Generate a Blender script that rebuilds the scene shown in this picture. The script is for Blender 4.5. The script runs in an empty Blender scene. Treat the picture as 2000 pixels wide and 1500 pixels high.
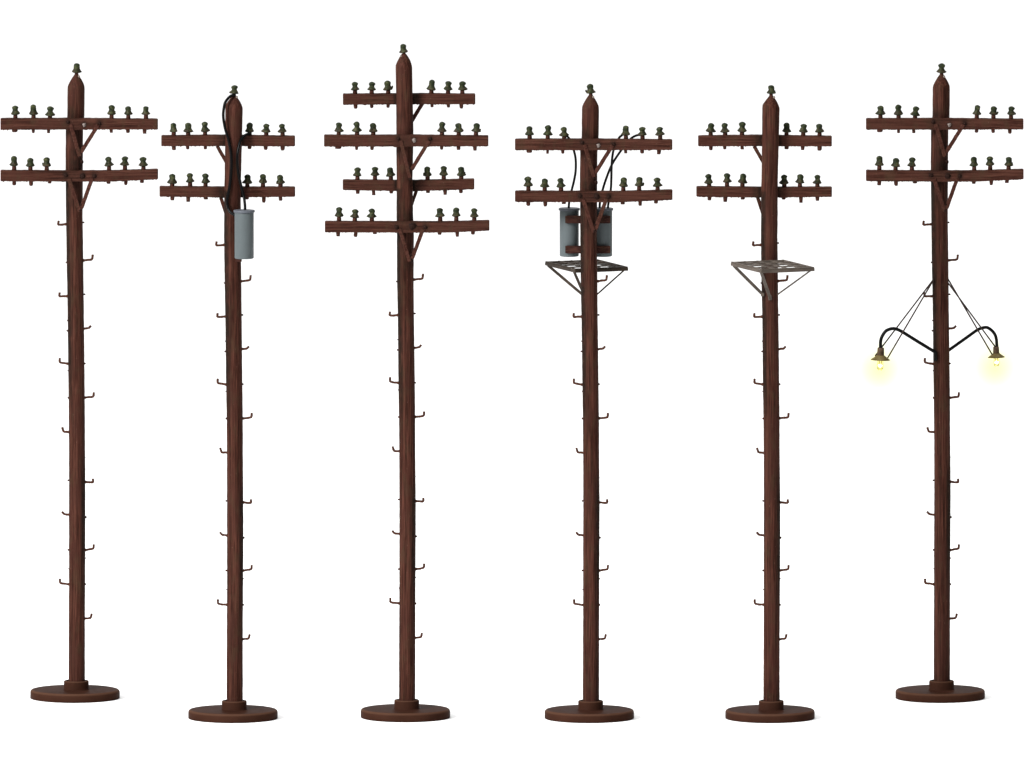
import bpy, math, random
from mathutils import Vector, Matrix, noise

S = 0.0001                       # metres per photo pixel: the models are about 12 cm tall
LENS = 1000.0
F = 2000 * LENS / 36.0
E = math.radians(5.93)
SE, CE = math.sin(E), math.cos(E)
rnd = random.Random(7)
scn = bpy.context.scene
COL = scn.collection

# ------------------------------------------------------------ camera mapping (a long lens looking slightly down)
def _z0():
    v = 750 - 1402.6
    return -F*SE - F*CE/(F*CE + v*SE)*(-F*SE + v*CE)
Z0 = _z0()
CAM = Vector((0, -F*CE, Z0 + F*SE))
def P(px, py, Y):
    v = 750 - py
    d = Vector((px-1000, F*CE + v*SE, -F*SE + v*CE))
    return CAM + d*((Y - CAM.y)/d.y)
def ground_depth(py):
    v = 750 - py
    d = Vector((0, F*CE + v*SE, -F*SE + v*CE))
    return CAM.y + d.y*(-CAM.z/d.z)

# ------------------------------------------------------------ materials
MATS = {}
def new_mat(name):
    m = bpy.data.materials.new(name); m.use_nodes = True
    MATS[name] = m
    return m, m.node_tree.nodes, m.node_tree.links, m.node_tree.nodes['Principled BSDF']

def coords(N, L, scale, rand=True):
    tc = N.new('ShaderNodeTexCoord')
    mp = N.new('ShaderNodeMapping'); mp.inputs['Scale'].default_value = [s/S for s in scale]
    L.new(tc.outputs['Object'], mp.inputs['Vector'])
    if not rand: return mp.outputs['Vector']
    oi = N.new('ShaderNodeObjectInfo')
    mul = N.new('ShaderNodeMath'); mul.operation = 'MULTIPLY'; mul.inputs[1].default_value = 137.0
    L.new(oi.outputs['Random'], mul.inputs[0])
    ad = N.new('ShaderNodeVectorMath'); ad.operation = 'ADD'
    L.new(mp.outputs['Vector'], ad.inputs[0]); L.new(mul.outputs[0], ad.inputs[1])
    return ad.outputs['Vector']

def noise_node(N, L, vec, scale=1.0, detail=3, rough=0.55, dist=0.0):
    n = N.new('ShaderNodeTexNoise'); n.inputs['Scale'].default_value = scale
    n.inputs['Detail'].default_value = detail; n.inputs['Roughness'].default_value = rough
    n.inputs['Distortion'].default_value = dist
    L.new(vec, n.inputs['Vector']); return n.outputs['Fac']

def ramp(N, L, fac, stops):
    r = N.new('ShaderNodeValToRGB')
    el = r.color_ramp.elements
    while len(el) < len(stops): el.new(0.5)
    for e, (p, c) in zip(el, stops):
        e.position = p; e.color = (*c, 1) if len(c) == 3 else c
    L.new(fac, r.inputs['Fac']); return r.outputs['Color']

def mix(N, L, fac, a, b, mode='MIX'):
    m = N.new('ShaderNodeMix'); m.data_type = 'RGBA'; m.blend_type = mode
    for sock, v in ((m.inputs[0], fac), (m.inputs[6], a), (m.inputs[7], b)):
        if isinstance(v, (int, float)): sock.default_value = v
        elif isinstance(v, tuple): sock.default_value = (*v, 1)
        else: L.new(v, sock)
    return m.outputs[2]

def math_node(N, L, op, a, b, clamp=False):
    m = N.new('ShaderNodeMath'); m.operation = op; m.use_clamp = clamp
    for s, v in ((m.inputs[0], a), (m.inputs[1], b)):
        if isinstance(v, (int, float)): s.default_value = v
        else: L.new(v, s)
    return m.outputs[0]

def bump(N, L, bsdf, h, dist, strength=1.0):
    b = N.new('ShaderNodeBump'); b.inputs['Distance'].default_value = dist*S
    b.inputs['Strength'].default_value = strength
    L.new(h, b.inputs['Height']); L.new(b.outputs['Normal'], bsdf.inputs['Normal'])

def wood(name, grain_scale, c_dark, c_mid, c_light, smooth_col, use_grime_light=True):
    m, N, L, B = new_mat(name)
    g1 = noise_node(N, L, coords(N, L, grain_scale), 1.0, 4, 0.6, 0.3)
    fine = noise_node(N, L, coords(N, L, [s*2.6 for s in grain_scale]), 1.0, 2, 0.6)
    gg = math_node(N, L, 'ADD', math_node(N, L, 'MULTIPLY', g1, 0.58), math_node(N, L, 'MULTIPLY', fine, 0.42))
    col = ramp(N, L, gg, [(0.40, c_dark), (0.49, c_mid), (0.58, c_light)])
    # smooth, worn patches of plain paint
    pn = noise_node(N, L, coords(N, L, (0.02, 0.02, 0.012)), 1.0, 2)
    pf = ramp(N, L, pn, [(0.46, (0, 0, 0)), (0.58, (1, 1, 1))])
    pf = math_node(N, L, 'MULTIPLY', pf, 0.5)
    col = mix(N, L, pf, col, smooth_col)
    # olive brown mottling
    mn = noise_node(N, L, coords(N, L, (0.07, 0.07, 0.035)), 1.0, 4)
    mf = ramp(N, L, mn, [(0.5, (0, 0, 0)), (0.72, (0.55, 0.55, 0.55))])
    col = mix(N, L, mf, col, (0.034, 0.020, 0.011))
    # pale flecks
    fn = noise_node(N, L, coords(N, L, (0.5, 0.5, 0.22)), 1.0, 1)
    ff = ramp(N, L, fn, [(0.74, (0, 0, 0)), (0.80, (0.5, 0.5, 0.5))])
    col = mix(N, L, ff, col, (0.12, 0.07, 0.055))
    if use_grime_light:
        at = N.new('ShaderNodeAttribute'); at.attribute_name = 'grime_light'  # mask holds dirt marks and, on rear arms, painted shade
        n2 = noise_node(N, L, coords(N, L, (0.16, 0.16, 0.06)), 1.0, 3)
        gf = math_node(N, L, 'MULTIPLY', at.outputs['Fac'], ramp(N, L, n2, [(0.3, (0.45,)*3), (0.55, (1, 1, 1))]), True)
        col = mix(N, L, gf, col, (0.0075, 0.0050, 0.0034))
    L.new(col, B.inputs['Base Color'])
    B.inputs['Roughness'].default_value = 0.6
    B.inputs['Specular IOR Level'].default_value = 0.03
    bump(N, L, B, gg, 2.2, 0.55)
    return m

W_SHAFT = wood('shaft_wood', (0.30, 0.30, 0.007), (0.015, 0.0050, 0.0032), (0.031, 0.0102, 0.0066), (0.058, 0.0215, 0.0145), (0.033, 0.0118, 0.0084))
W_ARM = wood('arm_wood', (0.010, 0.06, 0.34), (0.016, 0.0054, 0.0036), (0.033, 0.0112, 0.0074), (0.054, 0.0208, 0.0140), (0.039, 0.0142, 0.0098))
W_PIN = wood('pin_wood', (0.2, 0.2, 0.2), (0.018, 0.0062, 0.0042), (0.036, 0.0128, 0.0088), (0.055, 0.0215, 0.0150), (0.042, 0.0155, 0.0115), False)
W_BOARD = wood('board_wood', (0.03, 0.1, 0.35), (0.010, 0.004, 0.0035), (0.024, 0.009, 0.0075), (0.045, 0.018, 0.013), (0.026, 0.010, 0.008), False)

def simple(name, col, rough, spec, metallic=0.0, nscale=None, namp=0.3, bdist=0.3):
    m, N, L, B = new_mat(name)
    B.inputs['Roughness'].default_value = rough
    B.inputs['Specular IOR Level'].default_value = spec
    B.inputs['Metallic'].default_value = metallic
    n = noise_node(N, L, coords(N, L, (nscale or 0.1,)*3), 1.0, 4)
    lo = tuple(c*(1-namp) for c in col); hi = tuple(c*(1+namp) for c in col)
    L.new(ramp(N, L, n, [(0.3, lo), (0.7, hi)]), B.inputs['Base Color'])
    if bdist: bump(N, L, B, n, bdist, 0.5)
    return m

BASE = simple('brown_plastic', (0.026, 0.0104, 0.0066), 0.42, 0.004, 0, 0.02, 0.15, 0)
PEG = simple('peg_paint', (0.045, 0.017, 0.010), 0.6, 0.05, 0, 0.4, 0.5, 0.6)
CABLE = simple('black_cable', (0.002, 0.002, 0.002), 0.3, 0.06, 0, 0.05, 0.1, 0)
def _rim(m):
    N, L = m.node_tree.nodes, m.node_tree.links; B = N['Principled BSDF']
    src = B.inputs['Base Color'].links[0].from_socket
    at = N.new('ShaderNodeAttribute'); at.attribute_name = 'grime_light'
    L.new(mix(N, L, math_node(N, L, 'MULTIPLY', at.outputs['Fac'], 0.6), src, (0.075, 0.038, 0.024)), B.inputs['Base Color'])  # bright rim highlight painted into the base colour
_rim(BASE)
TANK = simple('grey_tank_paint', (0.068, 0.080, 0.083), 0.42, 0.08, 0, 0.015, 0.05, 0)
LID = simple('grey_lid_paint', (0.068, 0.074, 0.086), 0.45, 0.08, 0, 0.015, 0.05, 0)
DK_METAL = simple('dark_platform_metal', (0.026, 0.019, 0.014), 0.5, 0.05, 0, 0.03, 0.35, 0.3)
LT_METAL = simple('grey_platform_metal', (0.060, 0.048, 0.039), 0.5, 0.08, 0, 0.03, 0.25, 0.3)
STAY = simple('stay_wire_paint', (0.030, 0.021, 0.018), 0.6, 0.05, 0, 0.05, 0.2, 0)
SOCKET = simple('socket_metal', (0.045, 0.028, 0.022), 0.45, 0.08, 0, 0.12, 0.5, 0.3)
SHADE = simple('shade_metal', (0.080, 0.058, 0.028), 0.4, 0.1, 0, 0.08, 0.35, 0.3)
BOLT = simple('worn_bolt', (0.13, 0.105, 0.095), 0.4, 0.2, 0.0, 0.5, 0.5, 0.4)
DBOLT = simple('dark_bolt', (0.013, 0.006, 0.0045), 0.5, 0.03, 0, 0.5, 0.5, 0.5)
CHIP = simple('pale_chip', (0.14, 0.11, 0.09), 0.6, 0.2, 0, 0.5, 0.5, 0.4)

def insulator_mat():
    m, N, L, B = new_mat('insulator_green')
    n = noise_node(N, L, coords(N, L, (0.14,)*3), 1.0, 4)
    col = ramp(N, L, n, [(0.3, (0.0055, 0.0078, 0.0036)), (0.52, (0.0145, 0.0195, 0.0075)), (0.70, (0.048, 0.050, 0.020))])
    n2 = noise_node(N, L, coords(N, L, (0.2,)*3), 1.0, 2)
    tc = N.new('ShaderNodeTexCoord'); sx = N.new('ShaderNodeSeparateXYZ'); L.new(tc.outputs['Object'], sx.inputs[0])
    h = N.new('ShaderNodeMapRange'); L.new(sx.outputs['Z'], h.inputs['Value'])
    h.inputs['From Min'].default_value = 0; h.inputs['From Max'].default_value = 11*S
    h.inputs['To Min'].default_value = 0.75; h.inputs['To Max'].default_value = 0.0
    f = math_node(N, L, 'MULTIPLY', h.outputs[0], ramp(N, L, n2, [(0.42, (0, 0, 0)), (0.6, (1, 1, 1))]))
    L.new(mix(N, L, f, col, (0.038, 0.019, 0.014)), B.inputs['Base Color'])
    B.inputs['Roughness'].default_value = 0.45; B.inputs['Specular IOR Level'].default_value = 0.07
    bump(N, L, B, n, 1.6, 0.8)
    return m
INSUL = insulator_mat()

def glass_mat():
    m, N, L, B = new_mat('bulb_glass')
    B.inputs['Base Color'].default_value = (0.86, 0.79, 0.52, 1); B.inputs['Roughness'].default_value = 0.02
    B.inputs['Transmission Weight'].default_value = 1.0; B.inputs['IOR'].default_value = 1.45
    return m
GLASS = glass_mat()
def filament_mat():
    m, N, L, B = new_mat('lit_filament')
    B.inputs['Base Color'].default_value = (0.3, 0.22, 0.1, 1)
    B.inputs['Emission Color'].default_value = (1.0, 0.86, 0.62, 1); B.inputs['Emission Strength'].default_value = 1.0
    return m
FIL = filament_mat()
def support_mat():
    m, N, L, B = new_mat('filament_support')
    B.inputs['Base Color'].default_value = (0.22, 0.16, 0.05, 1); B.inputs['Roughness'].default_value = 0.4
    return m
SUP = support_mat()
def white_mat():
    m, N, L, B = new_mat('white_sweep')
    n = noise_node(N, L, coords(N, L, (0.001,)*3, False), 1.0, 3)
    L.new(ramp(N, L, n, [(0.3, (0.885,)*3), (0.7, (0.9,)*3)]), B.inputs['Base Color'])
    B.inputs['Roughness'].default_value = 0.9; B.inputs['Specular IOR Level'].default_value = 0.1
    return m
WHITE = white_mat()
def glow_mat(R, dens):
    m = bpy.data.materials.new('lamp_glow_tint'); m.use_nodes = True  # absorbs blue so the tint stands in for lamp glow
    N, L = m.node_tree.nodes, m.node_tree.links
    N.remove(N['Principled BSDF'])
    out = N['Material Output']
    va = N.new('ShaderNodeVolumeAbsorption'); va.inputs['Color'].default_value = (1.0, 0.985, 0.32, 1)
    tc = N.new('ShaderNodeTexCoord'); ln = N.new('ShaderNodeVectorMath'); ln.operation = 'LENGTH'
    L.new(tc.outputs['Object'], ln.inputs[0])
    mr = N.new('ShaderNodeMapRange'); L.new(ln.outputs['Value'], mr.inputs['Value'])
    mr.inputs['From Min'].default_value = 0; mr.inputs['From Max'].default_value = R*S
    mr.inputs['To Min'].default_value = 1; mr.inputs['To Max'].default_value = 0
    pw = math_node(N, L, 'POWER', mr.outputs[0], 1.8)
    L.new(math_node(N, L, 'MULTIPLY', pw, dens), va.inputs['Density'])
    L.new(va.outputs[0], out.inputs['Volume'])
    return m

# ------------------------------------------------------------ mesh building (units: photo pixels, scaled by S when linked)
class MB:
    def __init__(s): s.v = []; s.f = []; s.g = []; s.sm = []
    def add(s, vs, fs, grime_light=0.0, smooth=True):
        o = len(s.v); s.v += [Vector(v) for v in vs]
        s.f += [[i+o for i in f] for f in fs]; s.sm += [smooth]*len(fs)
        s.g += grime_light if isinstance(grime_light, list) else [grime_light]*len(vs)
    def rings(s, rings, cap=True, grime_light=0.0, smooth=True):
        n = len(rings[0]); vs = [v for r in rings for v in r]; fs = []
        for i in range(len(rings)-1):
            for j in range(n):
                k = (j+1) % n
                fs.append([i*n+j, i*n+k, (i+1)*n+k, (i+1)*n+j])
        if cap:
            fs.append(list(range(n))[::-1]); fs.append([(len(rings)-1)*n+j for j in range(n)])
        s.add(vs, fs, grime_light, smooth)
    def lathe(s, c, prof, n=24, axis=None, wob=0.0, seed=0):
        c = Vector(c); R = Matrix.Identity(3) if axis is None else Vector((0, 0, 1)).rotation_difference(Vector(axis)).to_matrix()
        rr = []; gr = []
        for r, z, *w in prof:
            ring = []; gr += [w[0] if w else 0.0]*n
            for j in range(n):
                a = 2*math.pi*j/n
                q = r*(1 + wob*noise.noise(Vector((math.cos(a)*1.3+seed*7.1, math.sin(a)*1.3, z*0.18))))
                ring.append(c + R @ Vector((q*math.cos(a), q*math.sin(a), z)))
            rr.append(ring)
        s.rings(rr, True, gr)
    def tube(s, pts, r, n=10, taper=None, jit=0.0):
        pts = [Vector(p) for p in pts]; rr = []; up = None
        for i, p in enumerate(pts):
            t = (pts[min(i+1, len(pts)-1)] - pts[max(i-1, 0)]).normalized()
            if up is None:
                up = Vector((0, 1, 0)) if abs(t.y) < 0.9 else Vector((1, 0, 0))
            a = (up - t*up.dot(t)).normalized(); up = a; b = t.cross(a)
            q = r if taper is None else r*taper[i]
            q *= 1 + (rnd.uniform(-jit, jit) if jit else 0)
            rr.append([p + a*q*math.cos(2*math.pi*j/n) + b*q*math.sin(2*math.pi*j/n) for j in range(n)])
        s.rings(rr, True)
    def bar(s, a, b, w, t, face=(0, 1, 0), jit=0.0, bev=0.18, segs=8, grime_light=0.0):
        """rectangular bar with rounded corners; w across (in the plane facing `face`), t along face"""
        a, b = Vector(a), Vector(b); d = (b-a).normalized(); f = Vector(face); f = (f - d*f.dot(d)).normalized(); u = d.cross(f)
        bw = min(w, t)*bev
        cs = [(w/2-bw, t/2), (w/2, t/2-bw), (w/2, -t/2+bw), (w/2-bw, -t/2), (-w/2+bw, -t/2), (-w/2, -t/2+bw), (-w/2, t/2-bw), (-w/2+bw, t/2)]
        rr = []
        for i in range(segs+1):
            c = a.lerp(b, i/segs); k = 0.93 if i in (0, segs) else 1
            rr.append([c + u*(x*k + (rnd.uniform(-jit, jit) if jit else 0)) + f*(y*k) for x, y in cs])
        s.rings(rr, True, grime_light, smooth=False)
    def sphere(s, c, r, n=8, sq=(1, 1, 1)):
        prof = [(max(0.001, math.sin(math.pi*i/6))*r, -math.cos(math.pi*i/6)*r) for i in range(7)]
        c = Vector(c); rr = [[c + Vector((q*math.cos(2*math.pi*j/n)*sq[0], q*math.sin(2*math.pi*j/n)*sq[1], z*sq[2])) for j in range(n)] for q, z in prof]
        s.rings(rr, True)
    def mesh(s, name, mat):
        me = bpy.data.meshes.new(name)
        me.from_pydata([v*S for v in s.v], [], s.f)
        me.materials.append(mat)
        me.polygons.foreach_set('use_smooth', s.sm)
        at = me.attributes.new('grime_light', 'FLOAT', 'POINT'); at.data.foreach_set('value', s.g)  # carries dirt marks, painted arm shade and the painted rim highlight
        import bmesh
        bm = bmesh.new(); bm.from_mesh(me); bmesh.ops.recalc_face_normals(bm, faces=bm.faces); bm.to_mesh(me); bm.free()
        me.update(); return me
    def obj(s, name, mat, parent=None, label=None, loc=None):
        o = bpy.data.objects.new(name, s.mesh(name, mat)); COL.objects.link(o)
        if parent: o.parent = parent
        if loc is not None: o.location = Vector(loc)*S
        if label: o['label'] = label
        return o

def catmull(pts, n=8):
    pts = [Vector(p) for p in pts]; q = [2*pts[0]-pts[1]] + pts + [2*pts[-1]-pts[-2]]; out = []
    for i in range(1, len(q)-2):
        p0, p1, p2, p3 = q[i-1:i+3]
        for k in range(n):
            t = k/n
            out.append(0.5*((2*p1) + (p2-p0)*t + (2*p0-5*p1+4*p2-p3)*t*t + (3*p1-p0-3*p2+p3)*t**3))
    out.append(pts[-1]); return out

def interp(tab, y):
    if y <= tab[0][0]: return tab[0][1:]
    for a, b in zip(tab, tab[1:]):
        if y <= b[0]:
            t = (y-a[0])/(b[0]-a[0]); return tuple(p+(q-p)*t for p, q in zip(a[1:], b[1:]))
    return tab[-1][1:]

# ------------------------------------------------------------ shared insulator shapes
def insulator_variants():
    out = []
    for i in range(7):
        mb = MB(); w = rnd.uniform
        kr = 6.3*w(0.94, 1.06); wr = 5.3*w(0.9, 1.08); sr = 9.1*w(0.93, 1.06)
        prof = [(3.2, -0.3), (sr*0.72, -0.4), (sr*0.98, 0.9), (sr*1.03, 2.0), (sr*0.90, 3.8), (sr*0.70, 6.0), (wr*1.03, 7.8), (wr, 9.2),
                (wr*1.12, 10.6), (kr*.97, 12.0), (kr*1.05, 13.4), (kr*0.97, 14.9), (kr*0.78, 16.3), (kr*0.5, 17.4), (kr*.2, 18.0), (0.3, 18.1)]
        mb.lathe((0, 0, 0), prof, 16, wob=0.24, seed=i)
        if i in (1, 4):     # a crumb of casting flash on the skirt
            mb.sphere((sr*0.95, -1, 5.0), 2.0, 6, (0.9, 0.8, 1.3))
        out.append(mb.mesh('insulator', INSUL))
    return out
IV = insulator_variants()

# ------------------------------------------------------------ pole templates (photo pixels)
LOWER = [(420, 129, 161.5), (509, 130, 162.8), (578, 131.5, 163.5), (642, 132.3, 164.3), (711, 133, 165), (777, 134, 165.8),
         (844, 134.5, 166), (941, 134.8, 167), (1005, 134.6, 167), (1141, 134.5, 166.3), (1208, 134.2, 166), (1345, 133.8, 166)]
TOP_FRONT = [(144, 146.5, 152.5), (146, 145, 153.8), (150, 142, 156), (155, 138.9, 159.3), (160, 136, 162), (167, 132.7, 165.1), (172, 131.9, 165.6), (200, 131.6, 165.4), (229, 131.5, 165),
             (233, 129.5, 163.5), (256, 128.5, 162.5), (330, 128, 162), (356, 128.5, 162)]
PEGS = [  # side, attach, elbow, tip
    ((128.4, 438), (113.3, 439.2), (114.7, 431)), ((163, 509), (180, 507), (181.2, 497)), ((131.5, 578), (115.7, 579), (116.6, 571)),
    ((164.4, 642), (173.6, 640.6), (177.8, 636)), ((132.7, 711), (116.4, 708), (116.8, 699)), ((165.6, 777), (182.6, 775), (183.2, 766)),
    ((135, 844), (124.2, 843.4), (121.4, 834.2)), ((166.7, 941), (182, 942.2), (181.4, 934.7)), ((134.5, 1005.5), (125.5, 1004.3), (120.7, 999)),
    ((166.7, 1074.5), (182.7, 1071.6), (183.2, 1063)), ((134.5, 1141.4), (117.2, 1139), (117, 1130)), ((165.8, 1208.5), (177.2, 1207), (179.2, 1198.2))]
NUBS = [(163.6, 434.4, 1.6), (129.2, 512.4, 1.5), (165.6, 574.8, 1.7), (131, 626, 1.1), (130.9, 646, 1.6), (166, 710, 1.8), (132.5, 724, 1.2),
        (133.5, 777, 1.9), (166, 893, 1.4), (132.8, 938, 1.6), (167.6, 1010, 2.1), (133, 1074, 1.7), (166.6, 1141, 2.0), (167.3, 1090, 1.2), (133.3, 1111, 1.0)]

def arm(l, r, prof, back, ins, stubs):
    return dict(l=l, r=r, prof=prof, back=back, ins=ins, stubs=stubs)
FRONT_ARMS = [
    arm(1.3, 308.7, [(1, 229.8, 253.6), (150, 229.4, 253.4), (308, 231, 253)], False,
        [(30, 206.5, 223.6), (65.3, 204.3, 223.8), (97.5, 207.7, 225.5), (218, 205.4, 223.8), (250.5, 207.7, 223.8), (285, 207.7, 223.6)],
        [(28.8, 12, 3), (65, 6, 5), (94.7, 7, 5), (217.6, 7, 4.5), (249.8, 8, 5), (282.6, 8, 6.5)]),
    arm(1.3, 309, [(1, 331, 354.3), (150, 331.8, 355), (215, 331.6, 355), (309, 328.8, 350.5)], False,
        [(27.6, 304.7, 323.5), (59.4, 308.5, 325), (91.3, 307.4, 325), (213, 306.2, 324), (244, 305.6, 323), (280, 306.7, 324)],
        [(27.6, 8, 6), (60.5, 8, 7), (97, 8, 2), (212, 8, 2.5), (246, 7.5, 6.5), (277, 8, 4)])]
REAR_ARMS = [
    arm(314.8, 576.2, [(315, 263.3, 285.6), (430, 262, 285.6), (576, 264, 286)], True,
        [(339.3, 240.2, 257.5), (367.6, 240, 258), (400.6, 237.8, 257), (487.5, 239.5, 257.8), (520, 241.7, 258), (552, 241.7, 258)],
        [(339.8, 8, 6), (366.6, 7, 4.5), (401, 7, 4.5), (487.5, 8, 4), (519, 8, 5.5), (552, 9, 6.5)]),
    arm(311.4, 576.4, [(312, 362.3, 384.4), (440, 363.5, 386), (576, 363.5, 384.6)], True,
        [(336.2, 339.5, 357.8), (371.4, 338.2, 356), (401.3, 338.8, 357), (483, 340.8, 358.5), (513.6, 340, 357), (547.8, 341.3, 358.5)],
        [(337, 8, 5), (367.6, 8, 7.5), (402, 8, 2.5), (482, 8, 2.5), (515.4, 8, 9), (547.8, 8, 5.5)])]
POLE3_ARMS = [
    arm(669.6, 928.4, [(669, 182, 205), (820, 181, 204), (928, 182, 204)], True,
        [(693.5, 160, 176.2), (726, 160, 176.4), (758.3, 157.5, 175.8), (842.3, 155.8, 175.8), (875, 158.4, 175.6), (903, 158.7, 175.8)],
        [(694.4, 8, 6), (726, 7, 5), (758, 7, 4.5), (843.7, 7, 4), (876, 7, 4.5), (901, 8, 6.5)]),
    arm(633, 954, [(633, 262.3, 286.5), (800, 262, 286.5), (954, 263.3, 286)], False,
        [(661.5, 239.4, 257.3), (697.4, 237.5, 257), (728.9, 240.3, 258), (863.3, 238, 257.3), (896, 240.3, 257.3), (929.8, 240.6, 257.3)],
        [(660.8, 12, 2.5), (696.5, 6, 5), (726.8, 7, 5), (862.7, 7, 4.5), (895.3, 8, 5), (927.5, 8, 6.5)]),
    arm(669.3, 926.5, [(669, 349.5, 371.4), (800, 350.6, 374), (926, 347.8, 370)], True,
        [(698.2, 327, 344), (732.5, 326, 343), (763.5, 327, 344), (835.3, 325.3, 343.5), (866.8, 324.2, 342.4), (900.9, 325.9, 343.4)],
        [(698.8, 8, 5), (730, 7.5, 7), (764.4, 8, 3), (836, 8, 2.5), (869.4, 8, 7), (900, 8, 5)]),
    arm(634.6, 956, [(634, 430.5, 454), (800, 431, 454.6), (880, 431, 454.4), (956, 428.6, 450.6)], False,
        [(662, 404.6, 423), (693, 408.7, 425), (726.2, 407.3, 424.5), (859.8, 406.4, 423.5), (891.3, 405.5, 422.7), (926.3, 406.7, 423.8)],
        [(660.3, 8, 6), (694.7, 8, 7), (732, 8, 1.5), (858.9, 8, 2.5), (893, 7.5, 7), (924, 8, 4.5)])]
# braces: (upper x,y), (lower x,y), width, kind   kind: 'face' lies on the front, 'side' runs from the arm to the shaft
FRONT_BR = [
    [((138, 243), (155.5, 305), 7, 'F'), ((192, 243.5), (158, 298), 7, 'F')],
    [((134.5, 349), (155.5, 413), 7, 'F'), ((180, 348), (159, 407), 7, 'F')]]
REAR_BR = [[((424, 285), (444, 320), 6.5, 'R')], [((431, 385), (445, 428), 6.5, 'R')]]
P3_BR = [[((825, 202), (802, 240), 7, 'R')],
         [((783, 275), (800.5, 347), 6.5, 'F'), ((838, 275), (804, 331), 7, 'F')],
         [((813.5, 372), (803, 402), 6, 'R')],
         [((780.5, 447), (800.5, 511), 6.5, 'F'), ((826, 448), (805, 505), 7, 'F')]]

def build_pole(name, label, cat_px, oy_base, shaft_tab, lower_off, arms, braces, arm_off, tip_ins, bolts, upper_chip, skip_pegs=(), clip_nubs=0, grime_joint=()):
    """cat_px: px of base disc centre; oy_base: py of its underside"""
    Y0 = ground_depth(oy_base)
    org = P(cat_px, oy_base, Y0)
    root = bpy.data.objects.new(name, None); COL.objects.link(root)
    root.location = org*S; root.empty_display_size = 0.002
    root['label'] = label; root['category'] = 'utility pole'; root['group'] = 'model telephone poles standing in a row'
    k = (F + Y0)/F
    def pt(x, y, d): return P(x, y, Y0 + d) - org
    lx, ly = lower_off; ax, ay = arm_off
    seed = rnd.uniform(0, 100)
    # base disc and collar
    mb = MB(); R = 87.6*k
    mb.lathe((0, 0, 0), [(R-1.0, 0), (R-0.3, 0.5), (R, 2), (R, 12.6, .15), (R-0.8, 15, .8), (R-2.6, 16.7, 1), (R-5, 17.3, .5), (R-8, 17.5), (28, 17.6), (0.5, 17.6)], 128)  # last values paint the highlight along the rim
    base = mb.obj('base', BASE, root)
    cx = pt(cat_px+2.6, oy_base-17, 0).x
    mb = MB(); r = 24.5*k
    mb.lathe((cx, 0, 0), [(r+1.6, 17.5), (r+0.5, 18.2), (r, 19.2), (r, 32, .1), (r-0.5, 34.2, .9), (r-1.6, 34.8, .9), (r-4.2, 34.9), (r-5.2, 34.2), (r-5.6, 31), (r-5.8, 28), (0.5, 28)], 72)
    mb.obj('collar', BASE, base)
    # shaft
    tab = [t for t in shaft_tab] + [(y+ly, a+lx, b+lx) for y, a, b in LOWER if y+ly > shaft_tab[-1][0]]
    y = tab[0][0]; yend = oy_base-18
    rings = []; g = []; n = 36
    while True:
        xl, xr = interp(tab, y); c = pt((xl+xr)/2, y, 0); rad = (xr-xl)/2*k
        for j in range(n):
            a = 2*math.pi*j/n
            ca, sa = math.cos(a), math.sin(a)
            fac = 1.0 if rad < 15 else 1 + 0.022*noise.noise(Vector((ca*5+seed, sa*5, y*0.006))) + 0.018*noise.noise(Vector((ca*2+seed, sa*2, y*0.09)))
            q = rad*fac
            if j == 0: rings.append([])
            rings[-1].append(c + Vector((q*ca, q*sa, 0)))
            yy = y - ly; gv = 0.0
            if 330 < yy < 830 and ca < -0.30: gv = 0.9*min(1, (-0.30-ca)*2.6)*min(1, (830-yy)/120)  # left side of the middle shaft gets a darker stripe
            if yy > 880 and ca > 0.35: gv = 0.85*min(1, (ca-0.35)*3)*min(1, (yy-880)/60)*max(0, min(1, (1220-yy)/160))  # right side of the lower shaft gets a darker stripe
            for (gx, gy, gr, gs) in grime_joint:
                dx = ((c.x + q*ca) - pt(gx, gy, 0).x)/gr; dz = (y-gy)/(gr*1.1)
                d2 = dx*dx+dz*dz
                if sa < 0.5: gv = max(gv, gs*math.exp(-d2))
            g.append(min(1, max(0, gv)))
        if y >= yend: break
        y = min(yend, y + (2.0 if y < tab[5][0]+3 else 5.0))
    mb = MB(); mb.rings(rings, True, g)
    for (x, yy, rr) in NUBS:
        if yy + ly > clip_nubs:
            mb.sphere(pt(x+lx+(-.7 if x > 148 else .7), yy+ly, -1.0), rr*k*1.2, 8, (1.15, 1, 0.95))
    if upper_chip:
        pass
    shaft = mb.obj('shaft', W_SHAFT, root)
    if upper_chip:
        mb = MB(); cxp, cyp = upper_chip
        mb.sphere(pt(cxp, cyp, -5.0), 2.3, 8, (1.0, 0.7, 1.1)); mb.obj('paint_chip', CHIP, shaft)
    # peg
    for i, (a, e, t) in enumerate(PEGS):
        if i in skip_pegs: continue
        d = -2.0
        A = pt(a[0]+lx + (2.5 if e[0] < a[0] else -2.5), a[1]+ly, d); Ee = pt(e[0]+lx, e[1]+ly, d); T = pt(t[0]+lx, t[1]+ly, d)
        p1 = Ee.lerp(A, 0.22); p2 = Ee.lerp(T, 0.30)
        pts = [A, A.lerp(p1, 0.35) + Vector((0, 0, rnd.uniform(-.4, .4))), A.lerp(p1, 0.7) + Vector((0, 0, rnd.uniform(-.4, .4))), p1, Ee.lerp((p1+p2)/2, 0.4), p2, p2.lerp(T, 0.6), T]
        pts = catmull(pts, 3)
        tp = [1.25 if q < 3 else (0.8 if q >= len(pts)-1 else 1.0) for q in range(len(pts))]
        mb = MB(); mb.tube(pts, 2.35*k, 8, tp, 0.10); mb.obj('climbing_peg', PEG, root)
    # top insulator
    x, yt, yb = tip_ins
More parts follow.
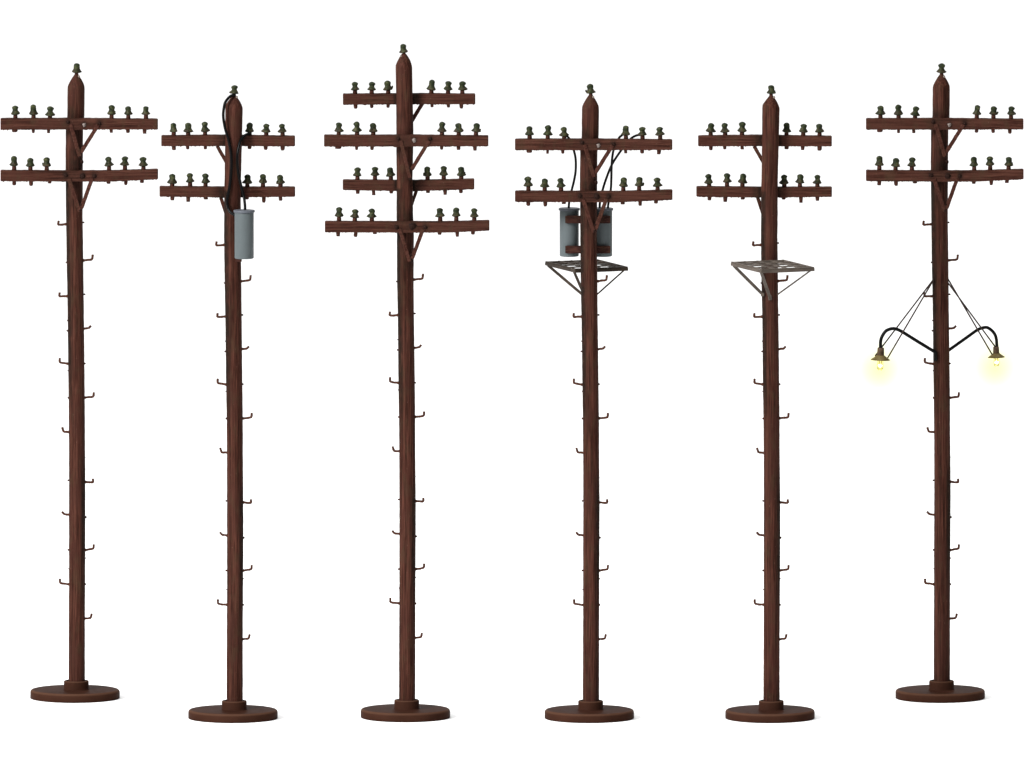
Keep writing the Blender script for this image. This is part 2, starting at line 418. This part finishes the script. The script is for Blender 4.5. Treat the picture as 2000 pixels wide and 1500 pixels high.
    def put_ins(x, yt, yb, d, parent):
        b = pt(x, yb, d); hz = (yb-yt)/17.6
        o = bpy.data.objects.new('insulator', rnd.choice(IV)); COL.objects.link(o); o.parent = parent
        o.location = b*S; o.scale = (k*rnd.uniform(.96, 1.04), k, k*hz)
        o.rotation_euler = (rnd.uniform(-.06, .06), rnd.uniform(-.13, .13), rnd.uniform(0, 6.28))
    mb = MB(); b = pt(x, yb, 0)
    mb.lathe(b, [(4.0, -9), (3.7, -4), (3.5, 1)], 12, wob=0.1, seed=seed); mb.obj('insulator_pin', W_PIN, root)
    put_ins(x, yt, yb, 0, root)
    # arms
    first = None
    for A, brs in zip(arms, braces):
        d0, d1 = (9, 29) if A['back'] else (-30, -10)
        xl, xr = A['l']+ax, A['r']+ax; prof = [(q[0]+ax, q[1]+ay, q[2]+ay) for q in A['prof']]
        nst = int((xr-xl)/2.0); rr = []; gg = []; sd = rnd.uniform(0, 99)
        joint = [q for q in (interp(tab, prof[0][1]+10))]; jc = sum(joint)/2
        for i in range(nst+1):
            x = xl + (xr-xl)*i/nst; yt, yb = interp(prof, x)
            e = 1.2 if i in (0, nst) else 0
            zt = pt(x, yt, d1).z - e + 0.55*noise.noise(Vector((x*.11, sd, 0))); zb = pt(x, yb, d0).z + e + 0.5*noise.noise(Vector((x*.11, sd, 5)))
            fl = max(0, noise.noise(Vector((x*.35, sd, 9))))*2.6          # ragged casting flash along the lower edge
            X = pt(x, yt, 0).x; f0, f1 = d0 + e, d1 - e; bz = 1.6
            rr.append([Vector(v) for v in ((X, f0+bz, zt), (X, f0+.3, zt-bz*.6), (X, f0-.05, zt*.72+zb*.28), (X, f0-.15, (zt+zb)/2), (X, f0-.05, zt*.25+zb*.75), (X, f0+.3, zb+.3-fl*.5), (X, f0+bz, zb-fl*.75),
                       (X, f1-bz, zb), (X, f1, zb+bz), (X, f1, zt-bz), (X, f1-bz, zt))])
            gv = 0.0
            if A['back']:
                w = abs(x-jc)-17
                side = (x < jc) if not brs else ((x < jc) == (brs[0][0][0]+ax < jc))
                gv = 0.95*max(0, 1-w/(26 if side else 7))  # shadow beside the shaft, darkened into the rear arm's colour
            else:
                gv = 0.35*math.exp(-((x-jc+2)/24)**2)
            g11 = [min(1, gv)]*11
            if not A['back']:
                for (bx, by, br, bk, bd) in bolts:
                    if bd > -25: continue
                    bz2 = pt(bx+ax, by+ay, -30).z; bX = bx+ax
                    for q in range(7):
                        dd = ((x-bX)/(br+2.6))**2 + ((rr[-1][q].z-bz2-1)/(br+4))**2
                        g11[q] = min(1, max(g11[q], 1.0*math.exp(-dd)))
            gg += g11
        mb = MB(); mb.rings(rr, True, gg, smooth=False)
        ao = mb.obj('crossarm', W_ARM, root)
        dm = (d0+d1)/2
        for (x, yt, yb), (sx, sw, sl) in zip(A['ins'], A['stubs']):
            x += ax; sx += ax
            ytp, ybp = interp(prof, x)
            put_ins(x, yt+ay, yb+ay, dm, ao)
            top = pt(x, yb+ay, dm); bot = pt(sx, ybp, dm)
            mb = MB()
            h = top.z - pt(x, ytp, dm).z
            mb.lathe((top.x, top.y, top.z), [(4.6, -h-4), (4.4, -h*.5), (4.1, 0), (3.6, 1.2)], 12, wob=0.12, seed=x)
            q = sw/2
            mb.lathe((bot.x, bot.y-3, bot.z), [(q, 3), (q, 0), (q*.95, -sl*.6-1.2), (q*rnd.uniform(.55, .9), -sl-1.2)], 10, wob=0.35, seed=x*3)
            mb.obj('insulator_pin', W_PIN, ao)
        for (u, l, w, kind) in brs:
            u = (u[0]+ax, u[1]+ay); l = (l[0]+ax, l[1]+ay)
            if kind == 'F': a, b2 = pt(*u, -31.2), pt(*l, -19.2)
            else: a, b2 = pt(*u, 14), pt(*l, 13)
            mb = MB(); mb.bar(a, b2, w*1.08, 3.0, (0, 1, 0), 0.25, 0.25, 14, 0.1)
            mb.obj('brace', W_PIN if kind == 'F' else W_ARM, ao)
    for (x, y, r, kind, d) in bolts:
        mb = MB(); c = pt(x+ax, y+ay, d)
        mb.lathe(c, [(r*1.25, 0), (r*1.2, 0.7), (r*.8, 1.0), (r*.78, 2.2), (r*.5, 3.0), (.2, 3.2)], 7, (0, -1, 0.1), 0.45, x)
        mb.obj('bolt', BOLT if kind == 'B' else DBOLT, root, 'worn bolt head with bare metal showing' if kind == 'B' else None)
    return root, pt, k

FB = [(164.3, 244, 3.4, 'B', -29.8), (194.5, 241.5, 3.2, 'D', -29.8), (133, 238.5, 3.2, 'D', -29.8), (161, 343.6, 5.0, 'D', -29.8), (128.5, 342.5, 3.6, 'D', -29.8), (184.7, 344, 3.6, 'D', -29.8),
      (158, 399, 2.6, 'D', -20), (156, 411, 2.8, 'D', -19), (160, 316, 3.2, 'D', -13), (155, 307, 2.4, 'D', -17)]
P3B = [(809, 274, 3.5, 'B', -29.8), (840.5, 271, 3.2, 'D', -29.8), (778.4, 271, 3.2, 'D', -29.8), (805.5, 441, 6.0, 'D', -29.8), (774.9, 444, 3.6, 'D', -29.8), (831, 444, 3.6, 'D', -29.8),
       (803.5, 498, 2.6, 'D', -20), (803, 510, 3.0, 'D', -18), (801, 349, 2.6, 'D', -18)]
GJ = [(136, 222, 11, .75), (146, 266, 14, .6), (150, 296, 11, .8), (152, 322, 18, .9), (146, 360, 16, .5), (140, 395, 14, .5)]
def off(tab, dx, dy): return [(y+dy, a+dx, b+dx) for y, a, b in tab]
def offg(dx, dy): return [(x+dx, y+dy, r, s) for x, y, r, s in GJ]

NAME = 'telephone_pole'
p1 = build_pole(NAME, 'farthest left brown telephone pole with two front crossarms and no equipment on its round base', 146.5, 1363.3,
                TOP_FRONT, (0, 0), FRONT_ARMS, FRONT_BR, (0, 0), (149.5, 123.6, 141.6), FB, (154.2, 149.5), clip_nubs=420, grime_joint=GJ)

TOP_REAR = [(186, 454.5, 460.5), (188, 453, 462), (192, 449.5, 465), (198, 445, 469), (204, 440.8, 471.8), (211, 440.2, 474.2), (265, 439.8, 473), (340, 438.7, 471), (385, 437.7, 470.3), (425, 437.9, 470.4)]
p2 = build_pole(NAME, 'telephone pole with one grey cylinder transformer hung on its face and two black cables', 455, 1402.6,
                TOP_REAR, (308.5, 40.3), REAR_ARMS, REAR_BR, (0, 0), (457.3, 166.6, 183), [], (462.5, 189.5), clip_nubs=515)

TOP_P3 = [(105, 785, 793), (107, 783, 794.5), (111, 780.5, 797.5), (118, 776.8, 801.5), (127, 772.6, 804.4), (132, 772.4, 805.2), (185, 773.7, 805.9), (255, 774, 807.5), (300, 774, 807), (350, 774.8, 805.7),
          (420, 774.5, 807), (460, 775.2, 808.5)]
p3 = build_pole(NAME, 'tallest telephone pole, carrying four crossarms, third from the left', 791.8, 1401,
                TOP_P3, (645.2, 37.5), POLE3_ARMS, P3_BR, (0, 0), (788.8, 86, 103), P3B, (783.5, 109.5), skip_pegs=(0,), clip_nubs=520,
                grime_joint=[(780, 225, 9, .4), (782, 300, 12, .6), (800, 340, 14, .7), (803, 420, 14, .7), (783, 470, 14, .5), (800, 515, 12, .6)])
p4 = build_pole(NAME, 'telephone pole with two grey transformers and a dark open grid platform behind it', 1151, 1402.6,
                off(TOP_FRONT, 1004.4, 40.2), (1004.2, 40.3), FRONT_ARMS, FRONT_BR, (1004.4, 40.2), (1153.7, 164, 182), FB, (1158.6, 189.7), skip_pegs=(0,), clip_nubs=612, grime_joint=offg(1004.4, 40.2))
p5 = build_pole(NAME, 'telephone pole with only a light grey grid platform mounted on its front', 1503.8, 1402.6,
                off(TOP_REAR, 1048.6, 0.3), (1357, 40.3), REAR_ARMS, REAR_BR, (1048.7, 0.2), (1506, 166.6, 183), [], (1512, 189.8), clip_nubs=470)
p6 = build_pole(NAME, 'farthest right telephone pole with two lit lamps on curved black arms', 1836.3, 1363.3,
                off(TOP_FRONT, 1689.7, 0), (1689.7, 0), FRONT_ARMS, FRONT_BR, (1689.8, 0), (1839, 123.6, 141.6), FB, (1844, 149.5), clip_nubs=420, grime_joint=offg(1689.7, 0))

# ------------------------------------------------------------ pole 2 equipment
def transformer(pole, x, ytop, ybot, r, d, cap_extra=2.0):
    root, pt, k = pole
    c = pt(x, ybot-1.5, d); top = pt(x, ytop+1.0, d); H = top.z - c.z; r *= k
    mb = MB(); mb.lathe(c, [(r-2.5, 0), (r-.8, .5), (r, 2), (r, H-6), (r-.3, H-4.4)], 64); t = mb.obj('transformer', TANK, root)
    mb = MB(); q = r+cap_extra
    mb.lathe(c, [(q-1, H-4.8), (q, H-4.2), (q, H-1.0), (q-.8, H-.3), (q-2, H-.15), (q-4, H-.1), (.4, H+.2)], 64); mb.obj('lid', LID, t)
    return t, c, H
t2, c2, H2 = transformer(p2, 477, 409, 506.5, 18.8, -36)
root, pt, k = p2
mb = MB(); mb.bar(pt(466, 505, -17), pt(466, 511, -17), 13, 6, (0, 1, 0), 0, .15, 2); mb.bar(pt(466, 425, -17), pt(466, 431, -17), 13, 6, (0, 1, 0), 0, .15, 2)
mb.obj('mounting_bracket', W_BOARD, root)
def cable(pole, pts, r=2.8):
    root, pt, k = pole
    mb = MB(); mb.tube(catmull([pt(*p) for p in pts], 6), r, 12); return mb.obj('cable', CABLE, root)
cable(p2, [(458, 185, -6), (451, 187.3, -10), (445.7, 191.8, -14), (440.5, 199, -18), (438, 207, -19), (436, 226, -19.5), (439.3, 248.8, -19.5), (447, 276.7, -19.5), (451.5, 304.5, -19.5), (451.5, 335, -19.5), (448.2, 365.3, -19.5),
           (443.4, 390.7, -20), (445.7, 406, -22), (450, 414.5, -26), (459, 420.5, -33)])
cable(p2, [(488.5, 260.8, 10), (482, 262.5, 2), (477.3, 265.3, -4), (471.5, 272, -10), (467.7, 281.7, -15), (463.4, 304.5, -20), (464.7, 332.4, -20), (470.3, 360.3, -20), (476, 383, -22), (478.4, 400, -30), (478.6, 411, -36)])

# ------------------------------------------------------------ pole 4 equipment
transformer(p4, 1111.8, 405, 502, 18.8, 42)
transformer(p4, 1177, 405, 502, 18.8, 42)
root, pt, k = p4
for yc in (428.7, 487.3):
    mb = MB(); mb.bar(pt(1104, yc, 19), pt(1192.3, yc, 19), 15, 6, (0, 1, 0), 0.15, .12, 22); mb.obj('mounting_board', W_BOARD, root)
cable(p4, [(1107, 266, -14), (1110, 268.4, -8), (1114.5, 275, 0), (1120.8, 293.8, 2), (1124.3, 311, 4), (1124.3, 333.7, 6), (1120.8, 354.5, 10), (1116.5, 371.8, 18), (1112, 392.6, 36), (1110.6, 409, 42)], 2.4)
cable(p4, [(1217.5, 262.5, -14), (1213, 265.4, -10), (1208, 271, -4), (1199.7, 288.6, 2), (1196, 306, 4), (1194.5, 326.8, 8), (1194, 349, 12), (1192.8, 371.8, 22), (1188.4, 397, 38), (1187, 409, 42)], 2.4)
cable(p4, [(1250, 263.6, -14), (1245, 264, -11), (1239.5, 266, -8), (1232.6, 270.4, -4), (1223, 281, 2), (1211.8, 295.6, 6), (1196, 319.8, 16), (1185.8, 344, 20), (1177, 371, 26), (1172, 395, 40), (1171, 409, 44)], 2.4)

def platform(pole, D, dD, mat, label, struts, wid):
    root, pt, k = pole
    d = pt(D[0], D[1], dD); th = math.radians(21.5)
    u = Vector((math.cos(th), math.sin(th), 0)); v = Vector((-math.sin(th), math.cos(th), 0))
    Wd, Dp = 110, 160
    mb = MB(); T = 2.2
    up = Vector((0, 0, 1))
    def top_bar(a, b, w): mb.bar(a, b, w, T, (0, 0, 1), 0, .12, 2)
    n1, n2 = 4, 4
    for i in range(n1+1):
        o = d + u*(1.5 + (Wd-3)*i/n1); dz = up*(0.05 if i % 2 else 0.0)
        top_bar(o+dz, o+v*Dp+dz, 4.2 if 0 < i < n1 else 3.6)
    for i in range(n2+1):
        o = d + v*(4.6 + (Dp-9.2)*i/n2) - up*0.35
        top_bar(o, o+u*Wd, 9.0)
    deck = mb.obj('platform', mat, root, label)
    mb = MB(); hgt = 6.2
    for a, b in ((d, d+u*Wd), (d+u*Wd, d+u*Wd+v*Dp), (d+u*Wd+v*Dp, d+v*Dp), (d+v*Dp, d)):
        z = -up*(hgt/2+T/2)
        mb.bar(a+z, b+z, hgt, 1.8, (b-a).cross(up), 0, .1, 2)
    mb.obj('edge_rail', mat, deck)
    zb = -up*(hgt+T/2-1)
    for (fu, fv, end, w) in struts:
        a = d + u*Wd*fu + v*Dp*fv + zb; b = pt(*end)
        mb = MB(); dirv = (b-a); mb.bar(a, b, w, 2.4, (0, 1, 0.1), 0, .15, 3)
        mb.obj('platform_strut', mat, deck)
    return deck
platform(p4, (1124, 525.8), 10, DK_METAL, 'dark brown open grid platform', [(0.01, 0.93, (1136, 574, 12), 5.6), (0.01, 0.06, (1137, 567, 8), 5.6), (0.93, 0.01, (1165, 576, 12), 3.0)], 1)
platform(p5, (1488, 526.5), -202, LT_METAL, 'light grey open grid platform', [(0.01, 0.93, (1489.5, 575, -14), 6.2), (0.01, 0.04, (1504.5, 583, -19), 6.2), (0.93, 0.01, (1519, 575, -13), 3.0)], 1)
root, pt, k = p5
mb = MB()
mb.bar(pt(1489.5, 572, -15.5), pt(1489.5, 578.5, -15.5), 7, 3.2, (0, 1, 0), 0, .3, 3); mb.bar(pt(1503.5, 577, -19.5), pt(1504.5, 586, -19.5), 7.6, 3.2, (0, 1, 0), 0, .3, 3)
mb.obj('strut_foot', LT_METAL, root)

# ------------------------------------------------------------ pole 6 lamps
root, pt, k = p6
def lamp(pts, r_arm, c_px, y_sock, y_shade, y_rim, y_bulb, d, sc, tiltdeg):
    mb = MB(); mb.tube(catmull([pt(*p) for p in pts], 6), r_arm, 14); a = mb.obj('lamp_arm', CABLE, root)
    top = pt(c_px, y_sock, d); sh = pt(c_px, y_shade, d); rim = pt(c_px, y_rim, d); bb = pt(c_px, y_bulb, d)
    ax = Vector((math.sin(math.radians(tiltdeg)), 0, math.cos(math.radians(tiltdeg))))
    h1 = top.z-sh.z; h2 = sh.z-rim.z; h3 = rim.z-bb.z
    mb = MB(); mb.lathe(sh, [(7.6*sc, -1.0), (7.2*sc, 0.6), (6.8*sc, h1*.6), (6.5*sc, h1-1), (5.8*sc, h1), (.5, h1)], 28, ax); mb.obj('lamp_socket', SOCKET, a)
    R = 19.2*sc
    mb = MB(); mb.lathe(sh, [(7.4*sc, .8), (9.5*sc, -.8), (13*sc, -h2*.45), (16.5*sc, -h2*.75), (R, -h2), (R, -h2-.7), (16*sc, -h2*.85-.9), (9*sc, -1.8), (4*sc, -1.6)], 56, ax); mb.obj('lamp_shade', SHADE, a)
    R2 = 6.3*sc
    bc = sh - ax*(h2-1)
    mb = MB(); mb.lathe(bc, [(R2*.9, 2), (R2, 0), (R2, -h3*.72), (R2*.9, -h3*.85), (R2*.6, -h3*.96), (.3, -h3)], 28, ax); mb.obj('bulb', GLASS, a)
    mb = MB()
    for s1, s2 in ((-1, -1), (1, 1)):
        mb.tube([bc + Vector((s1*2.4, 0, 0)), bc + Vector((s1*.9, 0, -h3*.42))], .45, 6)
    mb.obj('filament_support', SUP, a)
    mb = MB(); mb.tube([bc + Vector((-1.6, 0, -h3*.42)), bc + Vector((-.7, .6, -h3*.62)), bc + Vector((.6, -.6, -h3*.62)), bc + Vector((1.6, 0, -h3*.42))], .8, 6); mb.obj('filament', FIL, a)
    ld = bpy.data.lights.new('bulb_light', 'POINT'); ld.energy = 0.0001; ld.color = (1, .8, .42); ld.shadow_soft_size = 3*S
    lo = bpy.data.objects.new('bulb_light', ld); COL.objects.link(lo); lo.parent = a; lo.location = (bc - ax*h3*.55)*S
    return a, bc, h3
L1 = lamp([(1827, 705, -18), (1827.2, 697, -19), (1827, 690.5, -19), (1825.6, 687.3, -19.5), (1822.5, 685.3, -20), (1808, 676.5, -22), (1785, 662.4, -25), (1763.6, 649, -28), (1753, 643.6, -29), (1742.8, 641.8, -30), (1730.7, 646.2, -30), (1722.9, 657, -30), (1720, 667, -30), (1719.7, 681, -30)],
          3.35, 1719.8, 679, 694.5, 702.5, 725, -30, 1.0, 2)
L2 = lamp([(1846, 689, 12), (1854.6, 683, 13), (1872, 670.6, 15), (1891, 657, 18), (1909, 644.4, 21), (1921.3, 639.8, 22), (1930, 640.5, 22), (1940.4, 649, 22), (1945.6, 660.4, 22), (1947.3, 679, 22)],
          3.2, 1945.8, 677, 690.5, 697.5, 717.5, 22, 0.88, -2)
def stay(a, b, r=1.5):
    mb = MB(); mb.tube([pt(*a), pt(*b)], r, 8); mb.obj('stay_wire', STAY, root)
stay((1823, 546, -14), (1709, 695.5, -24)); stay((1823, 547, -15), (1733.5, 699.5, -38))
stay((1852, 545.5, -6), (1937.5, 692, 14)); stay((1852, 553, -6), (1944, 677.5, 22))

def glow(pole, x, y, d, R, dens):  # added tinted ball imitates glow around a bulb; emits nothing
    root, pt, k = pole
    mb = MB(); n = 48
    prof = [(max(.001, math.sin(math.pi*i/24))*R, -math.cos(math.pi*i/24)*R) for i in range(25)]
    mb.lathe((0, 0, 0), prof, n)
    o = mb.obj('glow_tint', glow_mat(R, dens)); o.location = root.location + pt(x, y, d)*S
    o['kind'] = 'stuff'; o['label'] = 'blue-absorbing ball imitating pale yellow glow round a lit lamp on the right pole'; o['category'] = 'glow_tint'
    return o
glow(p6, 1718, 722, -30, 82, 200)
glow(p6, 1943, 718, 22, 82, 200)

# ------------------------------------------------------------ white sweep (floor rising into a backdrop)
mb = MB(); sec = []
fy, by, cr = -4.0/S, 2.4/S, 1.0/S
sec = [(fy, 0), (-1/S, 0), (0.8/S, 0), (by-cr, 0)]
for i in range(1, 17):
    a = math.pi/2*i/16; sec.append((by-cr+cr*math.sin(a), cr-cr*math.cos(a)))
sec.append((by, 3.2/S))
vs = []; fs = []
for y, z in sec:
    vs += [(-4/S, y, z), (4/S, y, z)]
for i in range(len(sec)-1): fs.append([2*i, 2*i+1, 2*i+3, 2*i+2])
mb.add(vs, fs)
g = mb.obj('backdrop', WHITE); g['kind'] = 'structure'; g['label'] = 'plain white seamless studio surface and background'

# ------------------------------------------------------------ light
w = bpy.data.worlds.new('World'); scn.world = w; w.use_nodes = True
w.node_tree.nodes['Background'].inputs['Color'].default_value = (1, 1, 1, 1)
w.node_tree.nodes['Background'].inputs['Strength'].default_value = 0.45
def area(name, loc, target, size, power, col=(1, 1, 1), spread=180):
    ld = bpy.data.lights.new(name, 'AREA'); ld.shape = 'DISK'; ld.size = size; ld.energy = power; ld.color = col; ld.spread = math.radians(spread)
    o = bpy.data.objects.new(name, ld); COL.objects.link(o); o.location = loc
    o.rotation_euler = (Vector(target)-Vector(loc)).to_track_quat('-Z', 'Y').to_euler()
area('key_softbox', (-1.0, -0.9, 0.78), (0, 0, 0.05), 0.5, 9.5, spread=80)
area('backdrop_light', (0, 0.30, 2.6), (0, 0.85, 0), 2.2, 56)

# ------------------------------------------------------------ camera
cd = bpy.data.cameras.new('camera'); cd.lens = LENS; cd.sensor_width = 36; cd.clip_start = 0.05; cd.clip_end = 60
co = bpy.data.objects.new('camera', cd); COL.objects.link(co); co.location = CAM*S
co.rotation_euler = (math.pi/2 - E, 0, 0)
scn.camera = co
scn.view_settings.view_transform = 'Standard'; scn.view_settings.look = 'None'
scn.view_settings.exposure = 0; scn.view_settings.gamma = 1; scn.view_settings.use_curve_mapping = False
